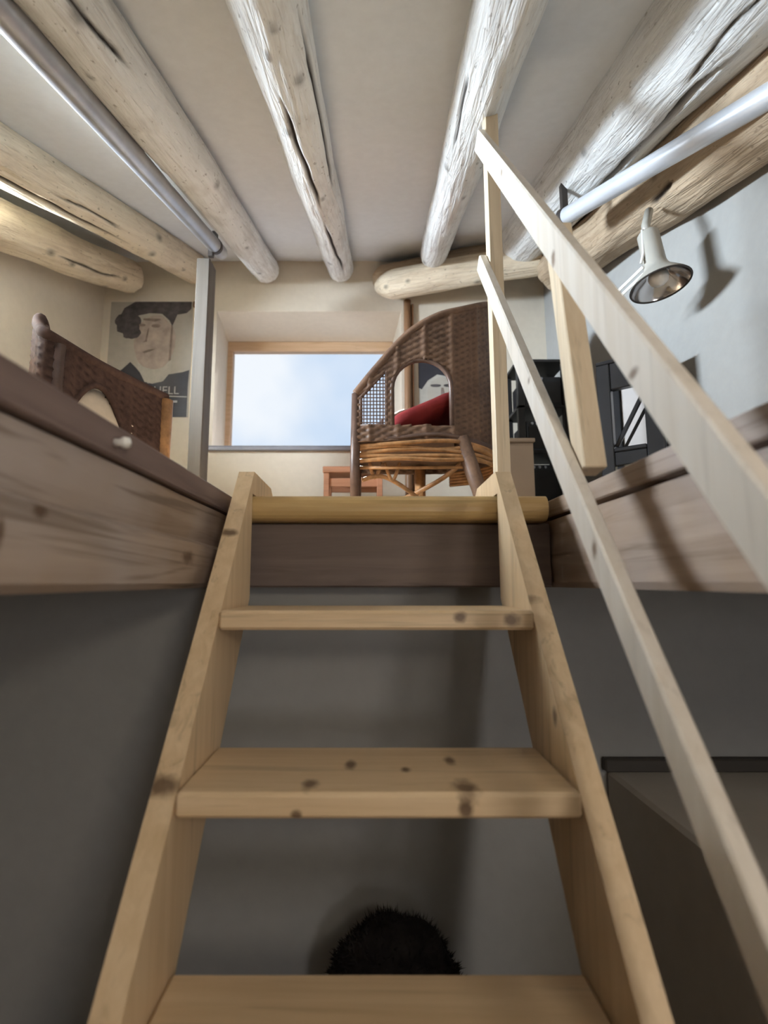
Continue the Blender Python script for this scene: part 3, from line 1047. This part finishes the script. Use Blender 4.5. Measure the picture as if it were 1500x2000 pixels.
MB().tube([(0.455, 1.86, LOFT), (0.425, 1.862, 0.36), (0.36, 1.872, 0.565)], [0.018, 0.030, 0.034], 12).build('leg', M['wicker'], ch, smooth=True)
MB().tube([(0.25, 2.36, LOFT), (0.25, 2.36, 0.565)], [0.022, 0.028], 10).build('leg', M['cane'], ch, smooth=True)

# the low wicker chair left of the hatch, facing away
c2 = thing('wicker_armchair', 'low dark wicker chair with pale cushion behind left edge of hatch', 'armchair', (-0.95, 1.62, LOFT))
P1, P2, Q, R = (-0.742, 1.70, 0.665), (-0.885, 1.315, 0.680), (-1.085, 1.52, 0.855), (-0.97, 1.90, 0.66)
ctl2 = [P1, (-0.79, 1.575, 0.665), (-0.84, 1.44, 0.668), P2, (-0.92, 1.30, 0.70), (-0.965, 1.35, 0.735), (-1.035, 1.43, 0.80), Q, (-1.08, 1.60, 0.70), (-1.04, 1.74, 0.655), R]
path2 = catmull(ctl2, 12)
OC, OW = 0.40, 0.115


def side_s(c):
    d = Vector((P2[0] - P1[0], P2[1] - P1[1]))
    return ((c.x - P1[0]) * d.x + (c.y - P1[1]) * d.y) / d.length_squared


def cut2(c):
    s_ = side_s(c)
    if not (0 < s_ < 1) or c.x < -0.93:
        return False
    if abs((c.x - P1[0]) * (P2[1] - P1[1]) - (c.y - P1[1]) * (P2[0] - P1[0])) > 0.03:
        return False
    return 0.30 < c.z and abs(s_ - 0.68) < 0.27 and c.z < 0.60 - 0.15 * ((s_ - 0.68) / 0.27) ** 2


shell(path2, 0.26, c2, M['wicker_dark'], 46, cut2)
MB().tube([(p.x, p.y, p.z) for p in path2], 0.017, 10).build('rim', M['wicker_dark'], c2, smooth=True)
ad = Vector((P2[0] - P1[0], P2[1] - P1[1], 0))
pts = []
for k in range(15):
    s_ = 0.68 + 0.27 * (k / 7 - 1)
    pts.append(Vector((P1[0], P1[1], 0)) + ad * s_ + Vector((0.004, 0, 0.60 - 0.15 * (k / 7 - 1) ** 2)))
MB().tube(pts, 0.010, 8).build('arch_cane', M['wicker_dark'], c2, smooth=True)
for p in (P1, R, P2, Q):
    MB().tube([(p[0], p[1], LOFT), (p[0], p[1], p[2] - 0.01)], [0.022, 0.027] if p is P1 else [0.014, 0.018], 12).build('leg', M['cane'] if p is P1 else M['cane_dark'], c2, smooth=True)
mb = MB()
cen = Vector(((P1[0] + P2[0] + Q[0] + R[0]) / 4, (P1[1] + P2[1] + Q[1] + R[1]) / 4, 0))
quad = [(P1[0], P1[1]), (P2[0], P2[1]), (Q[0], Q[1]), (R[0], R[1])]
quad = [(cen.x + (a - cen.x) * 0.93, cen.y + (b - cen.y) * 0.93) for (a, b) in quad]
mb.prism(quad[::-1], (0, 0, 0.40), (1, 0, 0), (0, 1, 0), (0, 0, 1), 0.03)
mb.build('seat', M['wicker_dark'], c2)
mb = MB()
rings = [(0.80, 0.432), (0.93, 0.45), (0.98, 0.50), (0.95, 0.565), (0.82, 0.60), (0.35, 0.615), (0.02, 0.62)]
base = []
NR = 32
for (sc_, z) in rings:
    for k in range(NR):
        f = k / NR * 4
        i = int(f)
        a, b = Vector(quad[i]), Vector(quad[(i + 1) % 4])
        p = a.lerp(b, f - i)
        cc = Vector((cen.x, cen.y))
        dv = p - cc
        q = cc + dv.normalized() * (dv.length * 0.75 + 0.05) * sc_
        base.append(Vector((q.x, q.y, z)))
mb.add(base, [(i * NR + k, i * NR + (k + 1) % NR, (i + 1) * NR + (k + 1) % NR, (i + 1) * NR + k) for i in range(len(rings) - 1) for k in range(NR)])
mb.build('cushion', M['cream_cloth'], c2, smooth=True)['label'] = 'pale cushion'

# ------------------------------------------------------------------ stool under the window
st = thing('wooden_stool', 'small reddish wooden stool below the window behind the wicker armchair', 'stool', (-0.09, 2.68, LOFT))
MB().box((-0.255, 2.58, 0.590), (0.075, 2.80, 0.625), 0.004).build('seat', M['stool'], st)
MB().box((-0.225, 2.60, 0.515), (0.045, 2.615, 0.562), 0.002).build('apron', M['stool'], st)
MB().box((-0.225, 2.765, 0.515), (0.045, 2.78, 0.562), 0.002).build('apron', M['stool'], st)
for x in (-0.25, 0.04):
    for y in (2.59, 2.76):
        MB().box((x, y, LOFT), (x + 0.030, y + 0.030, 0.5905), 0.002).build('leg', M['stool'], st)

# ------------------------------------------------------------------ posters
def poly_part(name, pts, o, mat, parent, layer):
    """thin printed shape lying on the poster; pts in metres from the poster's lower left corner"""
    MB().prism(pts, (o[0], o[1] - 0.002 - 0.0006 * layer, o[2]), (1, 0, 0), (0, 0, 1), (0, -1, 0), 0.0005).build(name, M[mat], parent)


def text_part(s, o, size, mat, parent, layer, wide=1.0):
    cu = bpy.data.curves.new('lettering', 'FONT')
    cu.body = s
    cu.size = size
    cu.extrude = 0.0003
    to = bpy.data.objects.new('lettering', cu)
    COL.objects.link(to)
    dg = bpy.context.evaluated_depsgraph_get()
    me = bpy.data.meshes.new_from_object(to.evaluated_get(dg))
    bpy.data.objects.remove(to)
    me.materials.clear()
    me.materials.append(M[mat])
    ob = bpy.data.objects.new('lettering', me)
    COL.objects.link(ob)
    off = Vector(parent['_loc'])
    ob.parent = parent
    ob.rotation_euler = (math.pi / 2, 0, 0)
    ob.scale = (wide, 1, 1)
    ob.location = Vector((o[0], o[1] - 0.002 - 0.0006 * layer, o[2])) - off


def blob(cx, cy, rx, ry, n=26, seed=0, wob=0.0, a0=0.0, a1=2 * math.pi):
    out = []
    for k in range(n):
        a = a0 + (a1 - a0) * k / n
        f = 1 + wob * noise.noise(Vector((math.cos(a) * 2, math.sin(a) * 2, seed)))
        out.append((cx + rx * math.cos(a) * f, cy + ry * math.sin(a) * f))
    return out


PX, PZ = -1.70, 1.045
pt = thing('portrait_poster', 'poster of a pale face under dark hair on the wall left of the window', 'poster', (PX + 0.27, YB, PZ))
MB().box((PX, YB - 0.002, PZ), (PX + 0.54, YB, PZ + 0.785)).build('sheet', M['paper'], pt)
O = (PX, YB, PZ)
poly_part('dark_band', [(0.0, 0.0), (0.53, 0.0), (0.53, 0.215), (0.0, 0.215)], O, 'ink', pt, 1)
poly_part('coat', [(0.02, 0.21), (0.53, 0.21), (0.535, 0.315), (0.49, 0.30), (0.40, 0.285), (0.36, 0.235), (0.27, 0.225), (0.215, 0.30), (0.185, 0.335), (0.15, 0.37), (0.10, 0.32), (0.03, 0.27)], O, 'ink', pt, 2)
poly_part('neck', [(0.20, 0.33), (0.25, 0.235), (0.30, 0.222), (0.37, 0.24), (0.42, 0.31), (0.42, 0.46), (0.20, 0.45)], O, 'ink_pale', pt, 3)
poly_part('face', blob(0.30, 0.505, 0.135, 0.185, 30, 3, 0.10), O, 'ink_face', pt, 4)
poly_part('cap', [(0.10, 0.60), (0.06, 0.67), (0.09, 0.74), (0.16, 0.785), (0.53, 0.785), (0.53, 0.735), (0.50, 0.705), (0.44, 0.695), (0.42, 0.64), (0.41, 0.615), (0.39, 0.655), (0.34, 0.70), (0.26, 0.705), (0.19, 0.69), (0.14, 0.66)], O, 'ink_soft', pt, 5)
poly_part('hair', blob(0.12, 0.635, 0.085, 0.075, 24, 9, 0.25), O, 'ink_soft', pt, 6)
poly_part('hair', blob(0.15, 0.565, 0.06, 0.04, 20, 5, 0.3), O, 'ink_soft', pt, 7)
poly_part('brow', [(0.22, 0.655), (0.30, 0.645), (0.335, 0.655), (0.33, 0.665), (0.22, 0.668)], O, 'ink_shade', pt, 8)
poly_part('eye', blob(0.305, 0.615, 0.030, 0.012, 14, 1, 0.2), O, 'ink_shade', pt, 9)
poly_part('eye', blob(0.215, 0.62, 0.022, 0.010, 14, 2, 0.2), O, 'ink_shade', pt, 10)
poly_part('nose', [(0.255, 0.60), (0.262, 0.60), (0.252, 0.505), (0.225, 0.50), (0.24, 0.515)], O, 'ink_shade', pt, 11)
poly_part('mouth', [(0.225, 0.435), (0.265, 0.452), (0.31, 0.455), (0.28, 0.440), (0.24, 0.425)], O, 'ink_shade', pt, 12)
poly_part('face_edge', [(0.405, 0.62), (0.417, 0.61), (0.415, 0.38), (0.400, 0.37)], O, 'ink_shade', pt, 13)
text_part('SCHELL', (PX + 0.225, YB, PZ + 0.150), 0.075, 'letter', pt, 14, 1.0)
text_part('IN', (PX + 0.06, YB, PZ + 0.165), 0.075, 'letter', pt, 14, 1.0)
poly_part('underline', [(0.30, 0.137), (0.53, 0.128), (0.53, 0.134), (0.30, 0.143)], O, 'letter', pt, 15)
poly_part('small_print', [(0.36, 0.093), (0.47, 0.093), (0.47, 0.107), (0.36, 0.107)], O, 'letter', pt, 15)
# wooden batten and hook at the poster's right edge
MB().box((PX + 0.552, YB - 0.018, PZ + 0.05), (PX + 0.575, YB, PZ + 0.75), 0.002).build('batten', M['sheet_warm'], pt)
MB().box((PX + 0.548, YB - 0.03, PZ + 0.735), (PX + 0.585, YB, PZ + 0.775), 0.003).build('hook', M['pole'], pt)

QX, QZ = 0.315, 0.93
p2 = thing('portrait_poster', 'dark-haired portrait poster seen through the wicker armchair', 'poster', (QX + 0.16, YB, QZ))
MB().box((QX, YB - 0.002, QZ), (QX + 0.34, YB, QZ + 0.53)).build('sheet', M['ink_pale'], p2)
O2 = (QX, YB, QZ)
poly_part('hair', [(0.0, 0.53), (0.34, 0.53), (0.34, 0.30), (0.29, 0.34), (0.25, 0.40), (0.20, 0.385), (0.12, 0.40), (0.06, 0.36), (0.02, 0.30), (0.0, 0.31)], O2, 'ink', p2, 1)
poly_part('face', blob(0.15, 0.27, 0.095, 0.115, 24, 4, 0.1), O2, 'paper', p2, 2)
poly_part('brow', blob(0.11, 0.325, 0.035, 0.010, 12, 3, 0.2), O2, 'ink_soft', p2, 3)
poly_part('brow', blob(0.195, 0.325, 0.035, 0.010, 12, 5, 0.2), O2, 'ink_soft', p2, 3)
poly_part('nose', [(0.145, 0.31), (0.16, 0.31), (0.172, 0.245), (0.14, 0.240)], O2, 'ink_shade', p2, 4)
poly_part('mouth', blob(0.152, 0.205, 0.035, 0.009, 12, 6, 0.2), O2, 'ink_shade', p2, 4)

# ------------------------------------------------------------------ black furniture on the right
def local(mat):
    return lambda lo, hi, bev=0.003: MB().obox(mat @ Matrix.Translation([(lo[i] + hi[i]) / 2 for i in range(3)]), [hi[i] - lo[i] for i in range(3)], bev)


bk = thing('black_shelf', 'glossy black open shelf stand with pale boards behind the baluster', 'shelf', (0.90, 1.66, LOFT))
LB = local(Matrix.Translation((0.845, 1.735, LOFT)) @ Matrix.Rotation(math.radians(-38), 4, 'Z'))
for (x, dep) in ((0.0, 0.045), (0.150, 0.055)):
    LB((x, 0.0, 0.0), (x + dep, 0.045, 0.60)).build('upright', M['black'], bk)
    LB((x, 0.17, 0.0), (x + dep, 0.215, 0.60)).build('upright', M['black'], bk)
LB((0.0, 0.0, 0.6005), (0.205, 0.215, 0.615)).build('shelf_board', M['black'], bk)
LB((0.0455, 0.004, 0.50), (0.1495, 0.034, 0.60)).build('shelf_rail', M['black'], bk)
LB((0.0455, 0.0, 0.265), (0.1495, 0.215, 0.280)).build('shelf_board', M['black'], bk)
LB((0.0455, 0.004, 0.215), (0.1495, 0.034, 0.2645)).build('shelf_rail', M['black'], bk)
LB((0.0455, 0.18, 0.02), (0.1495, 0.20, 0.264)).build('back_board', M['sheet_warm'], bk)
LB((0.0455, 0.18, 0.2805), (0.1495, 0.20, 0.60)).build('back_board', M['sheet'], bk)
mloc = Matrix.Translation((0.845, 1.735, LOFT)) @ Matrix.Rotation(math.radians(-38), 4, 'Z')
yv = tuple((mloc.to_3x3() @ Vector((0, 1, 0))))
MB().bar(mloc @ Vector((0.050, 0.03, 0.29)), mloc @ Vector((0.145, 0.03, 0.47)), 0.014, 0.014, yv, 0.002).build('brace', M['black'], bk)
MB().bar(mloc @ Vector((0.075, 0.05, 0.29)), mloc @ Vector((0.147, 0.05, 0.42)), 0.010, 0.010, yv, 0.002).build('brace', M['black'], bk)

rk = thing('black_rack', 'tall black rack standing in the far right corner behind the lower rail', 'rack', (0.93, 2.62, LOFT))
for x in (0.80, 1.045):
    for y in (2.52, 2.74):
        MB().box((x, y, LOFT), (x + 0.035, y + 0.03, 1.20), 0.002).build('upright', M['black_dull'], rk)
for z in (0.42, 0.68, 0.93, 1.19):
    MB().box((0.80, 2.52, z), (1.08, 2.77, z + 0.016), 0.002).build('rack_shelf', M['black_dull'], rk)
for (lo, hi, lab) in (((0.885, 2.535, 1.206), (1.075, 2.76, 1.225), None),):
    pass
for (lo, hi, lab) in (((0.84, 2.53, 0.946), (1.04, 2.75, 1.11), 'black box on the upper shelf of the corner rack'),
                      ((0.84, 2.53, 0.696), (0.98, 2.75, 0.86), 'black box on the middle shelf of the corner rack'),
                      ((0.84, 2.53, 0.436), (1.02, 2.75, 0.62), 'black box on the lowest shelf of the corner rack')):
    b = thing('equipment_box', lab, 'box', ((lo[0] + hi[0]) / 2, (lo[1] + hi[1]) / 2, lo[2]), 'black boxes in the corner rack')
    MB().box(lo, hi, 0.004).build('case', M['black'], b)
    MB().box((lo[0] + 0.012, lo[1] - 0.004, lo[2] + 0.012), (hi[0] - 0.012, lo[1] - 0.0002, hi[2] - 0.03), 0.001).build('front_panel', M['black_dull'], b)
    for q in range(3):
        MB().lathe([(0.0005, 0), (0.008, 0), (0.007, 0.010), (0.0005, 0.010)], Matrix.Translation((lo[0] + 0.03 + 0.03 * q, lo[1] - 0.004, hi[2] - 0.016)) @ Matrix.Rotation(math.pi / 2, 4, 'X'), 10).build('knob', M['steel'], b)

cb = thing('beige_cabinet', 'low beige cabinet between the wicker armchair and the black rack', 'cabinet', (0.70, 2.36, LOFT))
MB().box((0.625, 2.24, LOFT + 0.012), (0.775, 2.50, 0.655), 0.003).build('body', M['box'], cb)
MB().box((0.630, 2.228, LOFT + 0.03), (0.770, 2.2395, 0.64), 0.002).build('door', M['box'], cb)
MB().box((0.62, 2.225, 0.6555), (0.78, 2.505, 0.675), 0.003).build('top', M['box'], cb)
MB().box((0.635, 2.25, LOFT), (0.765, 2.49, LOFT + 0.012)).build('plinth', M['box'], cb)

# ------------------------------------------------------------------ wall lamp
lm = thing('spot_lamp', 'beige bell-shaped spot lamp hanging under the brown log at the right wall', 'lamp', (1.0, 1.50, 1.05))
tip = Vector((0.962, 1.50, 0.975))                          # middle of the open rim
axis = Vector((0.08, -0.10, -0.98)).normalized()           # where the lamp points
mt = axis.to_track_quat('Z', 'Y').to_matrix().to_4x4()
mt.translation = tip
outer = [(0.0005, -0.205), (0.028, -0.205), (0.033, -0.198), (0.034, -0.085), (0.037, -0.070), (0.046, -0.052), (0.068, -0.030), (0.086, -0.010), (0.090, 0.0)]
inner = [(0.0885, 0.0), (0.084, -0.010), (0.066, -0.030), (0.044, -0.051), (0.032, -0.068), (0.0005, -0.070)]
MB().lathe(outer, mt, 40).build('shade', M['lamp'], lm, smooth=True)
rf = MB().lathe(inner, mt, 40)
rf.f = [f[::-1] for f in rf.f]
rf.build('reflector', M['lamp_in'], lm, smooth=True)
MB().lathe([(0.0895 + 0.003 * math.cos(a), 0.003 * math.sin(a)) for a in [2 * math.pi * k / 8 for k in range(9)]], mt, 40).build('rim', M['clamp'], lm, smooth=True)
MB().lathe([(0.012, -0.07), (0.013, -0.060), (0.022, -0.052), (0.029, -0.040), (0.031, -0.028), (0.027, -0.014), (0.016, -0.004), (0.0005, -0.001)], mt, 24).build('bulb', M['bulb'], lm, smooth=True)
neck = mt @ Vector((0.0, 0.0, -0.12))
side = neck + Vector((-0.034, -0.005, 0.0))
MB().tube([side + Vector((0.002, 0.0, 0.085)), side, side + Vector((-0.010, 0.0, -0.035))], 0.005, 8).build('stay', M['white'], lm, smooth=True)
wallp = Vector((0.86, 1.62, 1.005))
MB().bar(tuple(neck + Vector((-0.035, 0, -0.045))), tuple(wallp), 0.010, 0.006, (0, 1, 0), 0.001).build('arm', M['white'], lm)
MB().bar(tuple(neck + Vector((-0.035, 0, -0.070))), tuple(wallp - Vector((0, 0, 0.026))), 0.010, 0.006, (0, 1, 0), 0.001).build('arm', M['white'], lm)
top = mt @ Vector((0, 0, -0.205))
MB().tube([top + axis * 0.004, top - axis * 0.03, Vector((top.x + 0.03, top.y + 0.03, 1.285))], 0.014, 10).build('stem', M['lamp'], lm, smooth=True)

# ------------------------------------------------------------------ lower room: ledge, fuzzy pouf
lg = thing('masonry_ledge', 'low grey plastered ledge beside the foot of the ladder on the right', 'ledge', (0.86, 0.7, FLOOR))
MB().box((0.57, -0.2, FLOOR), (XR - 0.004, 1.238, -0.447), 0.008).build('body', M['ledge'], lg)
MB().box((0.56, 1.215, -0.447), (XR - 0.004, 1.238, -0.418), 0.003).build('joint_shade_strip', M['ledge_strip'], lg)  # dark strip standing in for the shade where ledge meets wall

pf = thing('fuzzy_pouf', 'round black fuzzy pouf on the floor behind the ladder treads', 'pouf', (0.05, 1.04, FLOOR))
mb = MB()
NU, NV = 40, 24
pv = []
for j in range(NV + 1):
    ph = -math.pi / 2 + math.pi * j / NV
    for i in range(NU):
        th = 2 * math.pi * i / NU
        v = Vector((math.cos(th) * math.cos(ph), math.sin(th) * math.cos(ph), math.sin(ph)))
        f = 1 + 0.08 * noise.noise(v * 2.2) + 0.03 * noise.noise(v * 9)
        pv.append(Vector((0.05 + v.x * 0.138 * f, 1.08 + v.y * 0.13 * f, -0.845 + max(-0.155, v.z * 0.160 * f))))
mb.add(pv, [(j * NU + i, j * NU + (i + 1) % NU, (j + 1) * NU + (i + 1) % NU, (j + 1) * NU + i) for j in range(NV) for i in range(NU)])
mb.build('body', M['pouf'], pf, smooth=True)
mb = MB()
rnd = random.Random(11)
for _ in range(5000):                                       # short tufts of wool
    v = Vector((rnd.gauss(0, 1), rnd.gauss(0, 1), rnd.gauss(0, 1))).normalized()
    if v.z < -0.6:
        continue
    f = 1 + 0.08 * noise.noise(v * 2.2) + 0.03 * noise.noise(v * 9)
    p = Vector((0.05 + v.x * 0.138 * f, 1.08 + v.y * 0.13 * f, -0.845 + v.z * 0.160 * f))
    t1 = v.orthogonal().normalized() * 0.0016
    tipv = p + v * rnd.uniform(0.003, 0.012) + Vector((rnd.gauss(0, 1), rnd.gauss(0, 1), rnd.gauss(0, 1))) * 0.005
    mb.add([p + t1, p - t1, tipv], [(0, 1, 2)])
o = mb.build('wool', M['pouf'], pf)
o['kind'] = 'stuff'

# added globe lamp for fill, hanging in the lower room behind the camera
def glow(name, c, strength):
    m = bpy.data.materials.new(name)
    m.use_nodes = True
    b = m.node_tree.nodes['Principled BSDF']
    b.inputs['Base Color'].default_value = (0.9, 0.88, 0.84, 1)
    b.inputs['Emission Color'].default_value = (c[0], c[1], c[2], 1)
    b.inputs['Emission Strength'].default_value = strength
    return m


M['globe'] = glow('fill_globe_glow', (1.0, 0.88, 0.72), 38.0)
gx, gy, gz = 0.64, -0.80, 0.40
pl = thing('added_fill_lamp', 'added fill lamp, an opal globe hung unseen behind the camera', 'lamp', (gx, gy, gz - 0.1))
mt = Matrix.Translation((gx, gy, gz))
MB().lathe([(max(0.0005, 0.10 * math.cos(a)), 0.10 * math.sin(a)) for a in [-math.pi / 2 + math.pi * k / 16 for k in range(17)]], mt, 24).build('globe', M['globe'], pl, smooth=True)  # globe of the added fill lamp
MB().lathe([(0.0005, 0.098), (0.03, 0.098), (0.028, 0.13), (0.008, 0.14), (0.0005, 0.14)], mt, 16).build('cap', M['clamp'], pl, smooth=True)
MB().tube([(gx, gy, gz + 0.135), (gx, gy, ceil_z(gy) - 0.004)], 0.004, 8).build('fill_lamp_cord', M['clamp'], pl)

for o in sc.objects:
    if '_loc' in o.keys():
        del o['_loc']
